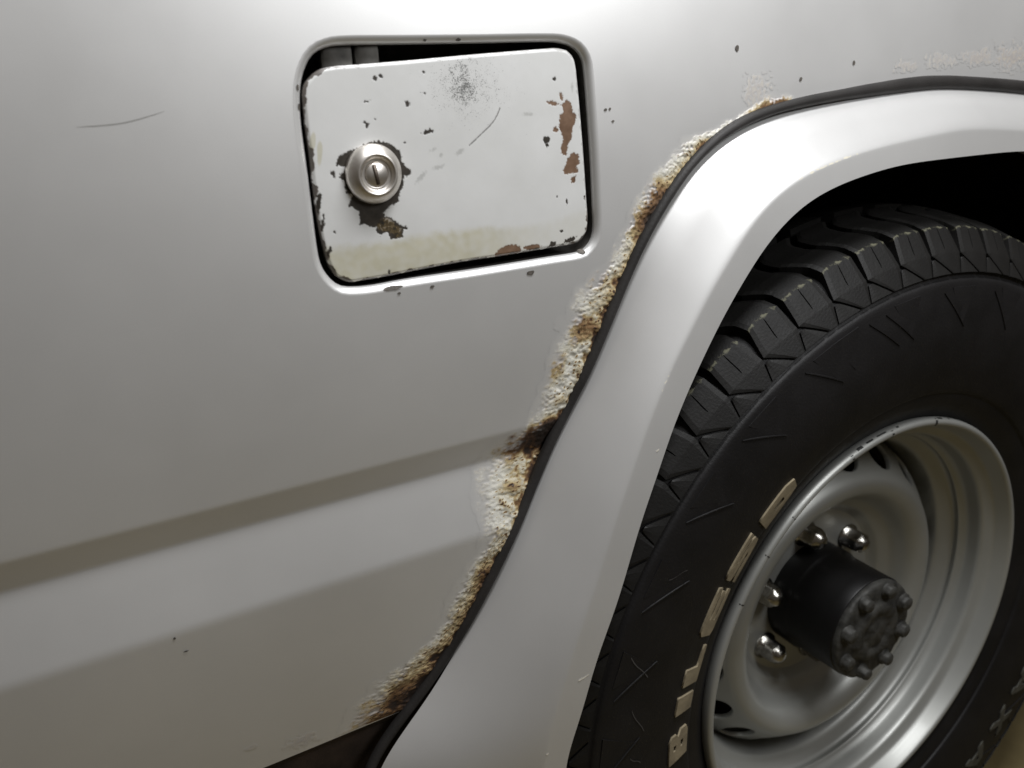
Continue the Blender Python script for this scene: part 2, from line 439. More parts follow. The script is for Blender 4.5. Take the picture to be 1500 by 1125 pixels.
def rad_at(p, sig=9):
    a, r = polar(p)
    rr = np.interp(phi, a, r)
    k = np.exp(-.5 * (np.arange(-3 * sig, 3 * sig + 1) / sig) ** 2); k /= k.sum()
    ext = np.r_[rr[1:3 * sig + 1][::-1], rr, 2 * rr[-1] - rr[-3 * sig - 1:-1][::-1]]
    return np.convolve(ext, k, 'valid')
def path_of(p):
    rr = rad_at(p)
    return np.stack([PC0[0] + rr * np.cos(np.radians(phi)), PC0[1] + rr * np.sin(np.radians(phi))], 1)
def full(P):   # left bottom -> top -> right bottom
    mir = P[1:].copy(); mir[:, 0] = 2 * XM - mir[:, 0]
    return np.vstack([P[::-1], mir])
O = full(path_of(O_)); C = full(path_of(C_)); I = full(path_of(I_))

# ---- body panel with the arch notch and the filler hole
hole = resample(catmull(HOLE, 8, True), 160, True)
if np.sum(hole[:, 0] * np.roll(hole[:, 1], -1) - np.roll(hole[:, 0], -1) * hole[:, 1]) < 0:
    hole = hole[::-1]
def out_normal(P):
    t = np.roll(P, -1, 0) - np.roll(P, 1, 0)
    t /= np.linalg.norm(t, axis=1, keepdims=True)
    return np.stack([t[:, 1], -t[:, 0]], 1)
hn = out_normal(hole)
ROLL = .0045
hole_out = hole + hn * ROLL
arch = O[O[:, 1] > SILL_Z + .001]
xl = np.interp(SILL_Z, O[:NH, 1], O[:NH, 0])
outer = [(-.75, SILL_Z), (xl, SILL_Z)] + [tuple(q) for q in arch] + [(2 * XM - xl, SILL_Z), (2.0, SILL_Z)]
right_rows = []
zs = np.unique(np.round(np.r_[np.arange(SILL_Z, .59, .012), np.arange(.59, .67, .0014), np.arange(.67, TOP_Z, .014), TOP_Z], 5))
outer += [(2.0, z) for z in zs[1:]] + [(-.75, z) for z in zs[::-1][:-1]]
pts = [tuple(q) for q in outer]
edges = [(i, (i + 1) % len(outer)) for i in range(len(outer))]
h0 = len(pts)
pts += [tuple(q) for q in hole_out]
edges += [(h0 + i, h0 + (i + 1) % len(hole_out)) for i in range(len(hole_out))]
xs = np.arange(-.73, 1.99, .02)
g = np.array([(x, z) for z in zs[1:-1] for x in xs])
ok = inside(outer, g) & ~inside(hole_out, g) & (seg_dist(hole_out, g) > .003) & (seg_dist([tuple(q) for q in arch], g, False) > .0012)
pts += [tuple(q) for q in g[ok]]
res = delaunay_2d_cdt([Vector(q) for q in pts], edges, [], 1, 1e-6)
V2 = np.array([tuple(v) for v in res[0]])
F = [f for f in res[2]]
cen = np.array([V2[list(f)].mean(0) for f in F])
inn = inside(hole_out, cen)
F = [tuple(f[::-1]) if False else tuple(f) for f, k in zip(F, inn) if not k]
V3 = np.stack([V2[:, 0], prof(V2[:, 1]), V2[:, 1]], 1)
panel = part('body_panel', V3, F, MAT_PAINT, normals=prof_normal(V2[:, 1]))
panel['label'] = 'silver side panel with a pressed crease line'

# rolled edge of the filler hole, then the walls of the recess
rv, rn = [], []
for (hx, hz), (nx, nz) in zip(hole, hn):
    for k in range(9):
        th = math.radians(90 * k / 8)
        off = ROLL * (1 - math.sin(th)); dep = ROLL * (1 - math.cos(th))
        rv.append((hx + nx * off, prof(hz) + dep, hz + nz * off))
        rn.append((-nx * math.sin(th), -math.cos(th), -nz * math.sin(th)))
roll = part('fuel_recess_edge', rv, grid_faces(len(hole), 9, True), MAT_PAINT, normals=rn)
wv = []
for (hx, hz), (nx, nz) in zip(hole, hn):
    for dep, off in ((.0044, 0), (.012, .0005), (.026, .001)):
        wv.append((hx + nx * off, prof(hz) + dep, hz + nz * off))
wf = grid_faces(len(hole), 3, True)
c0 = len(wv)
wv.append((.212, .026 + prof(.83), .832))
wf += [(i * 3 + 2, ((i + 1) % len(hole)) * 3 + 2, c0) for i in range(len(hole))]
part('fuel_recess', wv, wf, MAT_POCKET)
# hinge leaf and bracket seen through the slit above the flap
def box(x0, x1, y0, y1, z0, z1, bev=.0006):
    bm = bmesh.new()
    bmesh.ops.create_cube(bm, size=1)
    for v in bm.verts:
        v.co = Vector((x0 + (v.co.x + .5) * (x1 - x0), y0 + (v.co.y + .5) * (y1 - y0), z0 + (v.co.z + .5) * (z1 - z0)))
    bmesh.ops.bevel(bm, geom=bm.edges[:], offset=bev, segments=2, affect='EDGES')
    vs = [tuple(v.co) for v in bm.verts]
    bm.verts.index_update()
    fs = [tuple(v.index for v in f.verts) for f in bm.faces]
    bm.free()
    return vs, fs
MAT_LEAF = simple('dusty_grey_bracket', (.12, .115, .105), .8, 0, .5, 90)
for x0, x1 in ((.140, .1555), (.1580, .1700)):
    v, f = box(x0, x1, .009, .018, .868, .893)
    part('latch_bracket', v, f, MAT_LEAF)

# ---- fuel flap: a dense sheet so that chips have real edges
def side(p, n):
    return resample(catmull(p, 6), n)
NU, NV = 400, 280
top = side(FLAP_TOP, NU); bot = side(FLAP_BOTTOM, NU)[::-1]
rgt = side(FLAP_RIGHT, NV)[::-1]; lft = side(FLAP_LEFT, NV)
top[0] = lft[-1]; top[-1] = rgt[-1]; bot[0] = lft[0]; bot[-1] = rgt[0]
u = np.linspace(0, 1, NU)[:, None, None]; v_ = np.linspace(0, 1, NV)[None, :, None]
S = (1 - v_) * bot[:, None] + v_ * top[:, None] + (1 - u) * lft[None] + u * rgt[None] \
    - ((1 - u) * (1 - v_) * bot[0] + u * (1 - v_) * bot[-1] + (1 - u) * v_ * top[0] + u * v_ * top[-1])
P2 = S.reshape(-1, 2)
outline = np.vstack([bot[:-1], rgt[:-1], top[::-1][:-1], lft[::-1][:-1]])
ed = seg_dist(outline[::4], P2)
P3 = np.c_[P2[:, 0], np.zeros(len(P2)), P2[:, 1]]
nz1 = noise_at(P3, 700); nz2 = noise_at(P3, 260, 3.3); nz3 = noise_at(P3, 1500, 9.1)
wob = (nz1 * .0007 + nz3 * .0005)
def poly_mask(poly, w=.00025):
    d = seg_dist(poly, P2)
    sd = np.where(inside(poly, P2), d, -d) + wob * 1.1
    return smoothstep(-w, w, sd)
dark = poly_mask(CHIP_MAIN)
brown = np.zeros(len(P2)); grey = np.zeros(len(P2)); stain = np.zeros(len(P2))
for b in CHIP_BROWN:
    brown = np.maximum(brown, poly_mask(b))
for (ex, ez, rx, ry, a, kind) in CHIP_SPOTS:
    d = P2 - (ex, ez)
    ca, sa = math.cos(math.radians(a)), math.sin(math.radians(a))
    q = np.hypot((d[:, 0] * ca + d[:, 1] * sa) / rx, (-d[:, 0] * sa + d[:, 1] * ca) / ry)
    sd = (1 - q) * min(rx, ry) + wob * .9
    if kind == 0: dark = np.maximum(dark, smoothstep(-.0002, .0002, sd))
    elif kind == 1: brown = np.maximum(brown, smoothstep(-.0002, .0002, sd))
    elif kind == 2: grey = np.maximum(grey, .45 * smoothstep(-.0008, .0006, sd))
    else: stain = np.maximum(stain, .8 * smoothstep(1.1, .7, q + nz2 * .3))
edge_chip = smoothstep(0, .0004, (.0011 + nz2 * .0022 + nz1 * .0008) - ed)
edge_chip *= np.clip(smoothstep(.800, .786, P2[:, 1]) + smoothstep(.150, .137, P2[:, 0]) + .25, 0, 1)
brown = np.maximum(brown, edge_chip * .6); dark = np.maximum(dark, edge_chip * .75)
sl = np.array(STAIN_LINE); o_ = np.argsort(sl[:, 0])
zline = np.interp(P2[:, 0], sl[o_, 0], sl[o_, 1])
fade = 1 - .75 * smoothstep(.20, .275, P2[:, 0])
stain = np.maximum(stain, smoothstep(-.0030, .0034, zline - P2[:, 1] + nz2 * .0010 + nz1 * .0005) * fade * (.9 + .3 * nz2))
sd = seg_dist(catmull(SCRATCH, 4), P2, False)
scr = smoothstep(.00045, .0002, sd + nz1 * .0002)
dark = np.maximum(dark, .8 * scr)
(sx, sz) = SMUDGE[0]
smudge = .72 * np.exp(-((P2[:, 0] - sx - .005) / .027) ** 2 - ((P2[:, 1] - sz + .003) / .019) ** 2) \
    + .38 * np.exp(-((P2[:, 0] - sx) / .0055) ** 2 - ((P2[:, 1] - sz + .002) / .015) ** 2)
smudge = smudge * (1 + .7 * nz2)
rusty = poly_mask(CHIP_RUSTY, .0008) * dark
y_flap = .0025 + .00012 * np.maximum(dark, brown)
# gentle crown and rolled rim
y_flap = y_flap + .0010 * smoothstep(.0022, 0, ed) ** 2
tilt = .0022 * smoothstep(.885, .775, P2[:, 1]) * 0
FV = np.c_[P2[:, 0], y_flap + tilt + prof(P2[:, 1]) * .8, P2[:, 1]]
FF = [f[::-1] for f in grid_faces(NU, NV)]
att = dict(dark=dark, brown=brown, grey=grey, stain=stain, smudge=smudge, rusty=rusty)
# folded skirt
idx = [i * NV for i in range(NU)] + [(NU - 1) * NV + j for j in range(1, NV)] + [i * NV + NV - 1 for i in range(NU - 2, -1, -1)] + [j for j in range(NV - 2, 0, -1)]
base = len(FV)
sk = FV[idx].copy(); sk[:, 1] += .0050
sk2 = sk.copy(); cc = P2.mean(0)
FV = np.vstack([FV, sk])
n_ = len(idx)
for k in range(n_):
    a, b = idx[k], idx[(k + 1) % n_]
    FF.append((a, b, base + (k + 1) % n_, base + k))
cap = len(FV)
FV = np.vstack([FV, [[cc[0], .0075, cc[1]]]])
FF += [(base + k, base + (k + 1) % n_, cap) for k in range(n_)]
for k in att:
    att[k] = np.r_[att[k], att[k][idx] * 0 + (1 if k == 'dark' else 0), 0]
flap = part('fuel_flap', FV, FF, MAT_FLAP, attrs=att)
flap['label'] = 'white fuel flap with dark paint chips, a smudge and a yellowed lower edge'

# lock on the flap
LX, LZ, LY = .1585, .8293, .0026
def at_lock(v):
    return [(x + LX, y + LY, z + LZ) for x, y, z in v]
v, f = lathe([(.0152, .0015), (.0155, -.0015), (.0153, -.0028), (.0146, -.0040), (.0125, -.0062), (.0110, -.0075), (.0102, -.0078), (.0096, -.0076), (.0088, -.0062), (.0082, -.0055), (.0074, -.0053), (.0066, -.0056), (.0062, -.0048)], 72)
part('lock_bezel', at_lock(v), [q[::-1] for q in f], MAT_LOCK, flap)
v, f = lathe([(.0062, -.0040), (.0062, -.0060), (.0058, -.0064), (.0002, -.0066)], 48)
part('lock_cylinder', at_lock(v), [q[::-1] for q in f], MAT_LOCK, flap)
v, f = box(-.0010, .0010, -.0070, -.0062, -.0052, .0052, .0002)
sl_v = []
for x, y, z in v:
    a = math.radians(-9)
    sl_v.append((x * math.cos(a) + z * math.sin(a), y, z * math.cos(a) - x * math.sin(a)))
sl_v = [(x - .0006, y, z) for x, y, z in sl_v]
part('key_slot', at_lock(sl_v), f, MAT_SLOT, flap)

# ---- small chips in the body paint: thin ragged flakes' beds
for (x, z, rx, ry) in PANEL_CHIPS:
    n = 14
    ph = random.random() * 9
    vs = []
    for k in range(n):
        a = 2 * math.pi * k / n
        r = 1 + .35 * noise.noise(Vector((math.cos(a) * 1.7 + ph, math.sin(a) * 1.7, ph)))
        zz = z + ry * r * math.sin(a); xx = x + rx * r * math.cos(a)
        vs.append((xx, zz))
    hd = seg_dist(hole, np.array(vs)); ins = inside(hole_out, np.array(vs))
    out3 = []
    for (xx, zz), d, i_ in zip(vs, hd, ins):
        dep = 0
        if i_:
            s = max(0, 1 - d / ROLL) if not inside(hole, np.array([(xx, zz)]))[0] else 1
            dep = ROLL * (1 - math.cos(math.asin(min(1, s))))
        out3.append((xx, prof(zz) + dep - .0004, zz))
    c = np.mean(np.array(out3), 0)
    vs3 = out3 + [tuple(c)]
    part('paint_chip', vs3, [(k, (k + 1) % n, n) for k in range(n)], MAT_CHIP, panel)

# a long faint scratch in the panel
sc_ = catmull([(PANEL_SCRATCH[0]), (PANEL_SCRATCH[1]), (PANEL_SCRATCH[2])], 10)
scv = []
for k, (x, z) in enumerate(sc_):
    w = .00022 * math.sin(math.pi * (k + .5) / len(sc_)) + .00003
    scv += [(x, prof(z) - .00012, z - w), (x, prof(z) - .00012, z + w)]
part('scratch', scv, grid_faces(len(sc_), 2), simple('dull_scratch', (.36, .355, .34), .6), panel)

# ---- wheel arch flare

ks = []
for k in np.linspace(0, .5, 12): ks.append(('a', k))
for k in np.linspace(0, 1, 18)[1:]: ks.append(('b', k))
for k in np.linspace(.24, 1, 10)[1:]: ks.append(('c', k))
FVs, BVs, wear = [], [], []
NL = len(O)
ctr = np.array([XM, .45])
arcx = np.arange(NL)
for i in range(NL):
    dw = float(smoothstep(.80, .46, C[i, 1])); YC = -.032 - .020 * dw; YI = -.035 - .018 * dw
    o3 = np.array([O[i, 0], .003, O[i, 1]]); c3 = np.array([C[i, 0], YC, C[i, 1]]); i3 = np.array([I[i, 0], YI, I[i, 1]])
    p1 = o3 + (c3 - o3) * .5; p1[1] -= .0030 * math.sin(math.pi * .5 / .85); p2 = c3 + (i3 - c3) * .24
    inw = (i3 - c3) * np.array([1, 0, 1]); inw /= np.linalg.norm(inw)
    sect = []
    for kind, k in ks:
        if kind == 'a':
            p = o3 + (c3 - o3) * k; p[1] -= .0030 * math.sin(math.pi * min(k / .85, 1))
        elif kind == 'b':
            p = (1 - k) ** 2 * p1 + 2 * k * (1 - k) * c3 + k * k * p2
        else:
            p = c3 + (i3 - c3) * k
        sect.append(p)
    e = sect[-1]
    FVs += sect
    BVs += [e, e + np.array([0, .0015, 0]), e + np.array([0, .016, 0]) - inw * .001, e - inw * .004 + np.array([0, .045, 0])]
    ns = len(sect)
    z, x = C[i, 1], C[i, 0]
    region = math.exp(-((x - .47) / .055) ** 2) * (x < XM) + .75 * math.exp(-((z - .690) / .03) ** 2) * (x < XM) + .30 * math.exp(-((z - .55) / .05) ** 2) * (x < XM)
    for q in range(ns):
        band = math.exp(-((q - 26.5) / 2.0) ** 2)
        wear.append(band * region * .68)
flare = part('wheel_arch_flare', FVs, [f[::-1] for f in grid_faces(NL, ns)], MAT_FLARE, attrs=dict(wear=wear))
part('flare_return', BVs, grid_faces(NL, 4), MAT_FLARE, flare, attrs=dict(wear=[0] * len(BVs)))
flare['label'] = 'silver wheel arch flare with worn paint along its crease'
# scratches through the flare paint
MAT_SCRATCH = simple('bright_scratch', (.80, .76, .66), .6)
def flare_mark(i, q, dx, dz, w):
    p = np.array(FVs[i * ns + q]); p[1] -= .0003
    d = np.array([dx, 0, dz]); t = np.array([-dz, 0, dx]) / math.hypot(dx, dz) * w
    a = p - d / 2; b = p + d / 2
    part('scratch', [a - t * .4, b - t * .3, b + t * .2, a + t, (a + b) / 2 - t], [(0, 4, 1, 2, 3)], MAT_SCRATCH, flare)
def flare_index(z):
    return int(np.argmin(np.abs(C[:NH, 1] - z)))
flare_mark(flare_index(.505), 34, .0085, .0018, .0007)
flare_mark(flare_index(.452), 28, .0018, .0010, .0008)
flare_mark(flare_index(.430), 29, .0022, .0012, .0010)
flare_mark(flare_index(.655), 34, .0022, .0014, .0006)

# rubber seal between flare and body
tv = []
NS = 12
tO = np.gradient(O, axis=0); tO /= np.linalg.norm(tO, axis=1, keepdims=True)
nO = np.stack([-tO[:, 1], tO[:, 0]], 1)
for i in range(NL):
    rr = (.0035 + .0018 * float(smoothstep(.48, .60, O[i, 0]))) * (1 + .08 * noise.noise(Vector((O[i, 0] * 30, O[i, 1] * 30, 1))))
    c = O[i] + nO[i] * .0030
    for k in range(NS):
        a = 2 * math.pi * k / NS
        q = c + nO[i] * rr * math.cos(a)
        tv.append((q[0], float(np.mean(prof(np.clip(q[1] + np.linspace(-.035, .035, 15), SILL_Z, None)))) - .0006 - .0006 + .0042 * math.sin(a), q[1]))
tf = []
for i in range(NL - 1):
    for k in range(NS):
        a = i * NS + k; b = i * NS + (k + 1) % NS
        tf.append((a, a + NS, b + NS, b))
part('rubber_seal', tv, tf, MAT_SEAL, flare)

# ---- blistered, rusting paint along the arch edge
NR, NC = 900, 54
ro = resample(catmull(RUST_OUTER, 8), NR)
oo = O[:NH][::-1]
start = int(np.argmin(np.abs(oo[:, 0] - .468)))
stop = int(np.argmin(np.abs(oo[:, 1] - (SILL_Z + .001))))
seg = oo[start:stop + 1]
oi = resample(seg, NR)
s = np.linspace(0, 1.45, NC)
R2 = oi[:, None] + (ro - oi)[:, None] * s[None, :, None]
R2[..., 1] = np.maximum(R2[..., 1], SILL_Z + .0008)
R2 = R2.reshape(-1, 2)
R3 = np.c_[R2[:, 0], np.zeros(len(R2)), R2[:, 1]]
n1 = noise_at(R3, 110); n2 = noise_at(R3, 400, 4.); n3 = noise_at(R3, 700, 2.); n4 = noise_at(R3, 45, 7.)
S1 = np.tile(s, NR)
Zr = R2[:, 1]
seff = S1 + .30 * n1 + .22 * n2 + .12 * n3
blend = smoothstep(.72, 1.0, seff)
blend = np.maximum(blend, smoothstep(1.2, 1.4, S1))
lump = np.clip(.55 + .75 * n2 + 1.1 * n1 + .25 * n3, 0, 1.5)
hgt = .0010 * lump * (1 - blend) * smoothstep(0, .18, S1)
cav = smoothstep(.30, .05, S1 + .25 * n1 + .15 * n2)
hgt = hgt - .0016 * cav
hgt = np.maximum(hgt, -.00004) * 1.0
ends = smoothstep(0, 25, np.repeat(np.arange(NR), NC)) * smoothstep(NR, NR - 8, np.repeat(np.arange(NR), NC))
rust = .10 + .32 * np.clip(n1 + .15, 0, 1) + .35 * np.clip(n4, 0, 1)
rust += .75 * smoothstep(.36, .04, S1 + .30 * n1 + .15 * n2)
rust += .75 * smoothstep(.018, .004, np.abs(Zr - .655)) * smoothstep(1.15, .5, S1 + .3 * n1)
rust += .30 * smoothstep(.605, .56, Zr) * smoothstep(1.05, .2, S1 + .5 * n1)
rust += .25 * smoothstep(.51, .485, Zr)
rust += .34 * smoothstep(.69, .76, Zr) * smoothstep(.85, .15, S1 + .4 * n1)
rust += .22 * smoothstep(.0, .35, n4) * smoothstep(.64, .70, Zr)
rust += .6 * smoothstep(.42, .55, n3 + .25 * n1)
rust += .55 * smoothstep(.07, .0, np.abs(n2 + .4 * n1)) * smoothstep(.64, .56, Zr) * smoothstep(.9, .6, S1)
rust = np.clip(rust, 0, 1)
# a yellow halo bleeds into the sound paint
halo = smoothstep(1.25, .9, S1 + .2 * n1) * .35
rust_att = np.where(blend > .5, np.clip(rust, .3, 1), rust)
blend = np.clip(blend - halo * (blend > .6) * .5, 0, 1)
RV = np.c_[R2[:, 0], prof(R2[:, 1]) - hgt * ends - .00008 - .00035 * (1 - blend), R2[:, 1]]
keep = blend < .985
RF = [f for f in grid_faces(NR, NC) if keep[list(f)].any()]
part('rusted_arch_edge', RV, RF, MAT_RUST, panel, attrs=dict(rust=rust_att, blend=blend))['label'] = 'band of blistered cream and brown rust along the arch'

for (x, z, rx, rz, k) in RUST_SPOTS:
    n = 70
    gx, gz = np.meshgrid(np.linspace(-1.5, 1.5, n), np.linspace(-1.5, 1.5, n), indexing='ij')
    Q = np.c_[(x + gx * rx).ravel(), np.zeros(n * n), (z + gz * rz).ravel()]
    q = np.hypot(gx, gz).ravel()
    m1 = noise_at(Q, 140, x * 7); m2 = noise_at(Q, 400, 3.)
    amt = smoothstep(1.05, .35, q + .6 * m1 + .85 * m2)
    bl = 1 - amt * (.10 + k * .38)
    rs = np.clip(.54 + .12 * k + .3 * m2, 0, .8)
    h = .00012 * amt * np.clip(.4 + m2, 0, 1) * k + .00010
    zz = np.clip(Q[:, 2], SILL_Z + .0008, None)
    part('rust_spot', np.c_[Q[:, 0], prof(zz) - h, zz], [f for f in grid_faces(n, n) if (bl[list(f)] < .99).any()], MAT_RUST, panel, attrs=dict(rust=rs, blend=bl))

# ---- sill below the panel, and the dark wheel well
def extrude_x(name, section, x0, x1, material, parent=None):
    v = [(x, y, z) for x in (x0, x1) for y, z in section]
    n = len(section)
    f = [(k, (k + 1) % n, n + (k + 1) % n, n + k) for k in range(n)] + [tuple(range(n))[::-1], tuple(range(n, 2 * n))]
    return part(name, v, f, material, parent, smooth=False)
ys = float(prof(SILL_Z))
extrude_x('sill', [(ys + .001, SILL_Z), (ys + .010, SILL_Z - .012), (ys + .016, SILL_Z - .05), (ys + .05, .33), (.16, .33), (.16, SILL_Z + .02), (ys + .02, SILL_Z + .02)], -.75, .20, MAT_SILL)
extrude_x('sill', [(ys + .001, SILL_Z), (ys + .010, SILL_Z - .012), (ys + .016, SILL_Z - .05), (ys + .05, .33), (.16, .33), (.16, SILL_Z + .02), (ys + .02, SILL_Z + .02)], 1.05, 2.0, MAT_SILL)
lv, lf = [], []
na = 60
for i in range(na + 1):
    a = math.radians(-20 + 220 * i / na)
    for y in (.016, .10, .22, .40):
        r = .452 if y > .02 else .440
        lv.append((XM + r * math.cos(a) * 1.02, y, .400 + r * math.sin(a)))
lf = grid_faces(na + 1, 4)
c0 = len(lv); lv.append((XM, .40, .40))
lf += [(i * 4 + 3, (i + 1) * 4 + 3, c0) for i in range(na)]
part('wheel_well', lv, lf, MAT_WELL)

# ------------------------------------------------------------------ the wheel
WC = Vector((.5964, -.029, .3851))
wheel = empty('wheel', WC - car.location, car)
wheel['label'] = 'silver steel wheel with a black off-road tyre'
def wpart(name, verts, faces, material, **kw):
    return mesh_obj(name, verts, faces, material, wheel, **kw)

# tyre carcass: (r, y), y grows into the car, y = 0 at the rim lip
TY = [(.196, .014), (.203, .009), (.2085, .0045), (.214, .0010), (.221, -.0030), (.228, -.0055), (.2325, -.0065), (.2345, -.0090), (.245, -.0122), (.262, -.0160), (.285, -.0185), (.305, -.0182), (.322, -.0165),
      (.3300, -.0150), (.3325, -.0125), (.3345, -.0115), (.3365, -.0122), (.344, -.0085), (.352, -.0035), (.358, .002), (.363, .010), (.366, .020), (.368, .05), (.369, .10), (.368, .15), (.366, .18), (.355, .20), (.30, .222), (.24, .215), (.203, .196), (.196, .19)]
tp = catmull(np.array(TY), 4)
v, f = lathe([tuple(q) for q in tp], 240)
wpart('tyre', v, f, MAT_TYRE)

# shoulder lugs: s 0 at the sidewall groove, .25 at the kink, .5 at the tread edge, 1 on the tread
LS = np.array([0, .25, .45, .5, .55, .72, 1.0])
LR = np.array([.3370, .3520, .3665, .3705, .3728, .3780, .3820])
LY_ = np.array([-.0150, -.0080, .0005, .0030, .0100, .0250, .0520])
BR = np.array([.334, .345, .355, .357, .359, .3635, .366])
BY = np.array([-.0105, -.0020, .0070, .0095, .0130, .0260, .0520])
def lug_mesh(left, right_, s0, s1, rows=16, cols=9, sipe=False):
    top, bott = [], []
    ss = np.linspace(s0, s1, rows)
    for s_ in ss:
        for j in range(cols):
            t = j / (cols - 1)
            if sipe:
                t = [0, .12, .4, .475, .49, .505, .52, .88, 1][j]
            a = math.radians(left(s_) + (right_(s_) - left(s_)) * t)
            r = np.interp(s_, LS, LR); y = np.interp(s_, LS, LY_)
            dr = 0
            if sipe and j in (4,) and .30 < s_ < .46:
                dr = 1
            r2 = np.interp(s_, LS, BR); y2 = np.interp(s_, LS, BY)
            edge = 0.07 if (j in (0, cols - 1)) else 0
            rr = r + (r2 - r) * (.8 * dr + edge); yy = y + (y2 - y) * (.8 * dr + edge)
            top.append((rr * math.cos(a), yy, rr * math.sin(a)))
            bott.append((r2 * math.cos(a), y2 + .001, r2 * math.sin(a)))
    n = len(top)
    faces = grid_faces(rows, cols)
    loop = [j for j in range(cols)] + [i * cols + cols - 1 for i in range(1, rows)] + [(rows - 1) * cols + j for j in range(cols - 2, -1, -1)] + [i * cols for i in range(rows - 2, 0, -1)]
    verts = top + [bott[k] for k in loop]
    m = len(loop)
    for k in range(m):
        faces.append((loop[(k + 1) % m], loop[k], n + k, n + (k + 1) % m))
    wear = [math.exp(-((s_ - .5) / .045) ** 2) * .57 for s_ in ss for _ in range(cols)] + [0] * m
    return verts, faces, wear
PITCH = 6.0
def gap(s_, wide):
    c = np.interp(s_, [0, .25, .5, .60, .76, .9, 1.0], [.9, 0, 0, .2, 2.3, 2.6, 1.2])
    h = np.interp(s_, [0, .24, .30, .5, .7, 1.0], [.10, .14, .28, .88 if wide else .5, .6, .55])
    return c, h
def branch(s_):
    return np.interp(s_, [0, .25], [-3.3, 0])
def lug_left(w):
    def fn(s_):
        if s_ < .25:
            return branch(s_) - .22
        c, h = gap(s_, w); return c - h
    return fn
def lug_right(w):
    def fn(s_):
        c, h = gap(s_, w); return c + h - PITCH
    return fn
proto = []
for w in (True, False):
    v, f, wr = lug_mesh(lug_left(w), lug_right(not w), 0.0, 1.0, 25, 9, True)
    v = [(x, y, z) for x, y, z in v]
    proto.append((v, f, wr))
tv_, tf_, tw_ = lug_mesh(lambda s_: gap(s_, False)[0] - .12, lambda s_: branch(s_) + .22 if s_ < .2 else min(branch(s_) + .22, gap(s_, False)[0] - .14), 0.0, .19, 6, 4)
first = {}
for j in range(60):
    ang = 120.8 - 6.0 * j
    kind = j % 2
    if kind not in first:
        v, f, wr = proto[kind]
        o = wpart('tread_block', v, f, MAT_TREAD, smooth=False, attrs=dict(wear=wr), fix=True)
        first[kind] = o
    else:
        o = share(first[kind])
    o.rotation_euler = (0, -math.radians(ang), 0)
    if 't' not in first:
        o = wpart('shoulder_rib', tv_, tf_, MAT_TREAD, smooth=False, attrs=dict(wear=tw_), fix=True)
        first['t'] = o
    else:
        o = share(first['t'])
    o.rotation_euler = (0, -math.radians(ang), 0)
# centre row of tread blocks
cv, cf = [], []
for j, (y0, y1) in enumerate(((.060, .092),)):
    for a0, a1, rr in ((-3.6, 3.6, .366), (-3.6, 3.6, .3825)):
        pass
bm = bmesh.new()
vv = []
for rr in (.364, .3828):
    for y in (.060, .078, .096):
        for a in (-2.6, 0, 2.6):
            a2 = math.radians(a + (1.2 if y == .078 else 0))
            vv.append((rr * math.cos(a2), y, rr * math.sin(a2)))
ff = []
for i in range(2):
    for j in range(2):
        a = 9 + i * 3 + j
        ff.append((a, a + 1, a + 4, a + 3))
ring = [0, 1, 2, 5, 8, 7, 6, 3]
for k in range(8):
    a, b = ring[k], ring[(k + 1) % 8]
    ff.append((a, b, b + 9, a + 9))
bm.free()
cb = wpart('tread_block', vv, ff, MAT_TREAD, smooth=False, attrs=dict(wear=[0] * 18), fix=True)
for j in range(48):
    o = cb if j == 0 else share(cb)
    o.rotation_euler = (0, -math.radians(3 + 7.5 * j), 0)

# sidewall y at radius r
_tr = tp[:, 0]; _k = int(np.argmax(_tr > .334))
def side_y(r):
    return float(np.interp(r, tp[8:_k, 0], tp[8:_k, 1]))
# short moulded bars on the sidewall
def polar_pt(r, deg, lift):
    a = math.radians(deg)
    return (r * math.cos(a), side_y(r) - lift, r * math.sin(a))
bars = []
for j in range(30):
    a0 = 104.7 + 12.3 * j
    bv = []
    for k in range(7):
        t = k / 6
        r = .3225 - .029 * t; a = a0 - 5.6 * t
        hw = .0013 * (1 - abs(2 * t - 1) ** 4 * .6)
        dth = math.degrees(hw / r)
        bv += [polar_pt(r, a - dth, -.001), polar_pt(r, a - dth * .5, .0008), polar_pt(r, a + dth * .5, .0008), polar_pt(r, a + dth, -.001)]
    if j == 0:
        b0 = wpart('sidewall_bar', bv, grid_faces(7, 4), MAT_TYRE, smooth=False)
        o = b0
    else:
        o = share(b0)
        o.rotation_euler = (0, -math.radians(12.3 * j), 0)
# moulded facets of the sidewall
fc = []
for k, (r, a) in enumerate(((.326, 0), (.326, 5.2), (.296, 2.0))):
    fc.append(polar_pt(r, 110 + a, .0004 if k else .0009))
for j in range(30):
    if j == 0:
        fo = wpart('sidewall_facet', fc + [polar_pt(.326, 110, -.001), polar_pt(.326, 115.2, -.001), polar_pt(.296, 112, -.001)], [(0, 1, 2), (0, 3, 4, 1), (1, 4, 5, 2), (2, 5, 3, 0)], MAT_TYRE, smooth=False)
    else:
        o = share(fo); o.rotation_euler = (0, -math.radians(12.3 * j), 0)
# scratches on the sidewall
MAT_SCUFF_L = simple('pale_rubber_scuff', (.06, .056, .052), .8)
for r0, a0, r1, a1 in ((.318, 160, .298, 163), (.305, 168, .290, 172), (.312, 149, .300, 147), (.3, 176, .29, 177.5), (.35, 152, .345, 153), (.347, 163, .342, 164.2)):
    sv = []
    for k in range(6):
        t = k / 5
        r = r0 + (r1 - r0) * t; a = a0 + (a1 - a0) * t + .15 * math.sin(6 * t)
        lift = .0006 if r < .33 else -.0055
        sv += [polar_pt(min(r, .328), a - .07, lift), polar_pt(min(r, .328) + .0003, a + .07, lift)]
    wpart('scuff', sv, grid_faces(6, 2), MAT_SCUFF_L)

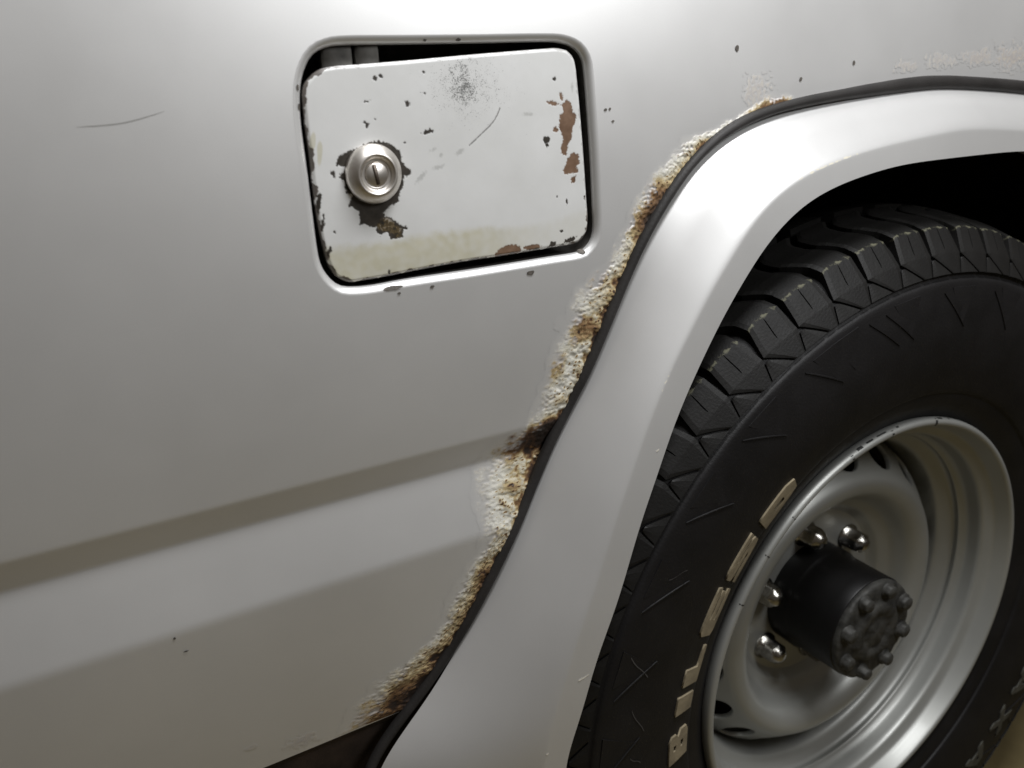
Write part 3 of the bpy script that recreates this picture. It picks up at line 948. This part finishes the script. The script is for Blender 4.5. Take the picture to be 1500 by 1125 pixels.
# ---- raised lettering: strokes drawn in letter units (u along the reading direction, w outwards)
LET = {
 'B': ([[(0, 0), (0, 1), (.72, 1), (.86, .90), (.86, .66), (.74, .53), (.94, .42), (.94, .10), (.8, 0)]], [[(.36, .64), (.36, .78), (.54, .78), (.54, .64)], [(.36, .24), (.36, .38), (.58, .38), (.58, .24)]]),
 'I': ([[(0, 0), (0, 1), (1, 1), (1, 0)]], []),
 'L': ([[(0, 0), (0, 1), (.44, 1), (.44, .24), (1, .20), (1, 0)]], []),
 'E': ([[(.10, 0), (0, .15), (0, .85), (.10, 1), (.98, 1), (1, .74), (.34, .74), (.34, .62), (.94, .62), (.94, .38), (.34, .38), (.34, .26), (1, .26), (1, 0)]], []),
 'S': ([[(0, 0), (.0, .26), (.62, .26), (.66, .38), (.14, .38), (0, .52), (0, .88), (.14, 1), (1, 1), (1, .74), (.38, .74), (.36, .62), (.86, .62), (1, .48), (1, .14), (.86, 0)]], []),
 'D': ([[(0, 0), (0, 1), (.78, 1), (1, .82), (1, .18), (.78, 0)]], [[(.36, .34), (.36, .60), (.64, .60), (.64, .34)]]),
 'A': ([[(0, 0), (.36, 1), (.64, 1), (1, 0), (.74, 0), (.67, .22), (.33, .22), (.26, 0)]], [[(.41, .42), (.5, .74), (.59, .42)]]),
 'X': ([[(0, 0), (.34, .5), (.02, 1), (.3, 1), (.5, .68), (.7, 1), (.98, 1), (.66, .5), (1, 0), (.72, 0), (.5, .33), (.28, 0)]], []),
}
def letter(ch, a0, a1, r0, r1, material, name, lift=.0016):
    cu = bpy.data.curves.new(name, 'CURVE')
    cu.dimensions = '2D'; cu.fill_mode = 'BOTH'; cu.extrude = .5
    outs, holes = LET[ch]
    for lp in outs + holes:
        dense = []
        for k in range(len(lp)):
            p, q = np.array(lp[k]), np.array(lp[(k + 1) % len(lp)])
            m = max(1, int(np.linalg.norm(q - p) / .12))
            dense += [p + (q - p) * t / m for t in range(m)]
        sp = cu.splines.new('POLY')
        sp.points.add(len(dense) - 1)
        for pt, d in zip(sp.points, dense):
            pt.co = (d[0], d[1], 0, 1)
        sp.use_cyclic_u = True
    tmp = bpy.data.objects.new('tmp', cu)
    COL.objects.link(tmp)
    bpy.context.view_layer.update()
    me = bpy.data.meshes.new_from_object(tmp.evaluated_get(bpy.context.evaluated_depsgraph_get()))
    bpy.data.objects.remove(tmp); bpy.data.curves.remove(cu)
    for vtx in me.vertices:
        uu, ww, hh = vtx.co
        r = r0 + (r1 - r0) * ww
        vtx.co = polar_pt(r, a0 + (a1 - a0) * uu, lift if hh > 0 else -.001)
    me.materials.clear(); me.materials.append(material)
    o = bpy.data.objects.new(name, me)
    COL.objects.link(o); o.parent = wheel
    return o
for ch, a0, a1, r0, r1 in (('B', 182.0, 175.2, .2385, .2605), ('I', 172.0, 168.5, .2385, .2580), ('L', 166.6, 159.2, .2375, .2560), ('E', 157.2, 148.0, .2370, .2545), ('S', 146.6, 137.6, .2360, .2530), ('D', 135.3, 125.6, .2360, .2525)):
    letter(ch, a0, a1, r0, r1, MAT_LETTER, 'raised_letter')
for ch, a0, a1 in (('A', -28.5, -35.5), ('X', -38.0, -45.0), ('A', -47.5, -54.5)):
    letter(ch, a0, a1, .2830, .3060, MAT_LETTER_DARK, 'raised_letter', .0012)

# ---- steel rim
barrel = [(.2045, .0085), (.2068, .0060), (.2082, .0025), (.2082, -.0010), (.2068, -.0036), (.2042, -.0044), (.2018, -.0030), (.2002, .0010), (.1985, .0060), (.1965, .0110), (.1925, .0140), (.1885, .0165), (.1870, .0200),
          (.1868, .0260), (.1862, .0320), (.1840, .0360), (.1815, .0385), (.1815, .0405), (.1828, .0430), (.1815, .0465), (.1770, .0500), (.1715, .0540), (.1690, .0590), (.1685, .0700), (.1680, .0950), (.170, .14), (.18, .16), (.20, .19)]
bp_ = catmull(np.array(barrel), 4)
v, f = lathe([tuple(q) for q in bp_], 220)
rim = wpart('rim', v, [q[::-1] for q in f], MAT_RIM)
# disc: nave, dome and the ring that carries the vent holes
disc = [(.050, .081), (.056, .0805), (.084, .0800), (.0885, .0785), (.0915, .0750), (.0950, .0705), (.1000, .0675), (.1050, .0640), (.1090, .0580), (.1130, .0500), (.1180, .0440), (.1240, .0405), (.1300, .0393), (.1350, .0405), (.1390, .0435), (.1415, .0462)]
v, f = lathe([tuple(q) for q in catmull(np.array(disc), 4)], 160)
wpart('wheel_disc', v, [q[::-1] for q in f], MAT_RIM)
ring_r = [.1415, .1450, .1490, .1540, .1590, .1630, .1665]; ring_y = [.0462, .0500, .0540, .0595, .0655, .0710, .0800]
def ring_pt(t, deg, dep=0):
    r = .1415 + t * (.1665 - .1415)
    y = np.interp(r, ring_r, ring_y)
    a = math.radians(deg)
    return ((r - dep * .6) * math.cos(a), y + dep * .8, (r - dep * .6) * math.sin(a))
NHOL, NB = 18, 48
half_a = 180 / NHOL
rvv, rff = [], []
rings = 5
for k in range(NB):
    a = 2 * math.pi * k / NB
    c_, s_ = math.cos(a), math.sin(a)
    hx, hz = 6.2 * c_, .48 + .44 * s_                    # hole edge
    m = max(abs(c_), abs(s_))
    bx_, bz = half_a * c_ / m, .5 + .5 * s_ / m          # sector edge
    for q in range(rings + 1):
        t = q / rings
        rvv.append(ring_pt(bz + (hz - bz) * t, bx_ + (hx - bx_) * t))
    rvv.append(ring_pt(.48 + .42 * s_, 5.9 * c_, .0008))
    rvv.append(ring_pt(.48 + .42 * s_, 5.9 * c_, .0045))
rff = grid_faces(NB, rings + 3, True)
so = None
for k in range(NHOL):
    if so is None:
        so = wpart('vent_sector', rvv, rff, MAT_RIM)
        o = so
    else:
        o = share(so)
    o.rotation_euler = (0, -math.radians(87 + 20 * k), 0)
# brake drum behind the vents
v, f = lathe([(.03, .095), (.150, .095), (.158, .10), (.160, .16)], 64)
wpart('brake_drum', v, f, MAT_WELL)

# six chrome nuts on the nave
nut_prof = [(.0125, .0800), (.0125, .0785), (.0112, .0770), (.0104, .0755)]
def nut_mesh():
    vs, fs = [], []
    prof_n = [(.0138, .0806, 0), (.0134, .0780, 0), (.0108, .0768, 1), (.0108, .0640, 1), (.0100, .0618, .5), (.0078, .0600, 0), (.0064, .0575, 0), (.0040, .0560, 0), (.0004, .0555, 0)]
    n = 36
    for i in range(n):
        a = 2 * math.pi * i / n
        w = ((a + math.pi / 6) % (math.pi / 3)) - math.pi / 6
        hexf = math.cos(math.pi / 6) / math.cos(w)
        for r, y, k in prof_n:
            rr = r * (1 - k + k * hexf * 1.06)
            vs.append((rr * math.cos(a), y, rr * math.sin(a)))
    return vs, [q[::-1] for q in grid_faces(n, len(prof_n), True)]
nv_, nf_ = nut_mesh()
no = None
for k in range(6):
    a = math.radians(39.2 + 60 * k)
    if no is None:
        no = wpart('wheel_nut', nv_, nf_, MAT_CHROME)
        o = no
    else:
        o = share(no)
    o.location = (.0698 * math.cos(a), 0, .0698 * math.sin(a))
    o.rotation_euler = (0, .4 * k, 0)

# hub: black sleeve with a bolted drive flange
v, f = lathe([(.0535, .082), (.0535, .060), (.0525, .058), (.0515, .055), (.0510, .020), (.0510, .0085), (.0505, .0075), (.0470, .0070)], 72)
wpart('hub_sleeve', v, [q[::-1] for q in f], MAT_HUB)
v, f = lathe([(.0495, .0080), (.0500, .0060), (.0497, .0030), (.0485, .0015), (.0455, .0008), (.0340, .0010), (.0310, .0002), (.0290, -.0020), (.0265, -.0032), (.0200, -.0030), (.0175, -.0012), (.0150, -.0005), (.0120, -.0020), (.0002, -.0024)], 90)
v = [(x + .0006 * noise.noise(Vector((x * 160, y * 160, z * 160))), y - .0012 * noise.noise(Vector((x * 120, z * 120, 3))), z) for x, y, z in v]
wpart('drive_flange', v, [q[::-1] for q in f], MAT_FLANGE)
bo = None
def bolt_mesh():
    vs = []
    prof_b = [(.0078, .003, 0), (.0078, -.0006, 0), (.0064, -.0012, 1), (.0064, -.0062, 1), (.0056, -.0072, .3), (.0003, -.0076, 0)]
    n = 30
    for i in range(n):
        a = 2 * math.pi * i / n
        w = ((a + math.pi / 6) % (math.pi / 3)) - math.pi / 6
        hexf = math.cos(math.pi / 6) / math.cos(w)
        for r, y, k in prof_b:
            rr = r * (1 - k + k * hexf * 1.05) * (1 + .06 * noise.noise(Vector((a * 2, y * 300, 5))))
            vs.append((rr * math.cos(a), y, rr * math.sin(a)))
    return vs, [q[::-1] for q in grid_faces(n, len(prof_b), True)]
bv_, bf_ = bolt_mesh()
for k in range(8):
    a = math.radians(26 - 44 * k - (4 if k > 3 else 0))
    if bo is None:
        bo = wpart('flange_bolt', bv_, bf_, MAT_FLANGE)
        o = bo
    else:
        o = share(bo)
    o.location = (.0415 * math.cos(a), 0, .0415 * math.sin(a))
    o.rotation_euler = (random.uniform(-.10, .10), k * .7, random.uniform(-.10, .10))
    o.scale = (random.uniform(.86, 1.1), random.uniform(.75, 1.1), random.uniform(.86, 1.1))

# scuffs and tool marks on the rim lip
def lip_mark(a0, a1, q0, q1, material=MAT_SCUFF):
    lp = np.array(bp_[8:36])
    vs = []
    na_ = max(3, int((a1 - a0) / .4))
    for i in range(na_ + 1):
        a = math.radians(a0 + (a1 - a0) * i / na_ + .25 * random.uniform(-1, 1) * (a1 - a0 > 1))
        for t in np.linspace(q0, q1, 5):
            j = t * (len(lp) - 1)
            r = np.interp(j, np.arange(len(lp)), lp[:, 0]); y = np.interp(j, np.arange(len(lp)), lp[:, 1])
            vs.append(((r - .00005) * math.cos(a), y - .00035, (r - .00005) * math.sin(a)))
    wpart('lip_scuff', vs, grid_faces(na_ + 1, 5), material)
for a0, a1, q0, q1 in ((128.8, 129.1, .1, .8), (139.0, 139.3, .1, .7), (151.0, 151.3, .1, .7), (108.2, 108.9, .05, .8), (104.5, 106.5, .08, .24), (101.2, 103.4, .05, .2), (94.6, 95.3, .05, .75), (96.5, 99.5, .06, .18), (92.0, 93.2, .05, .2), (78.2, 79.0, .05, .6), (76.0, 77.6, .08, .22), (72.5, 73.1, .05, .2)):
    lip_mark(a0, a1, q0, q1)

bpy.context.view_layer.update()
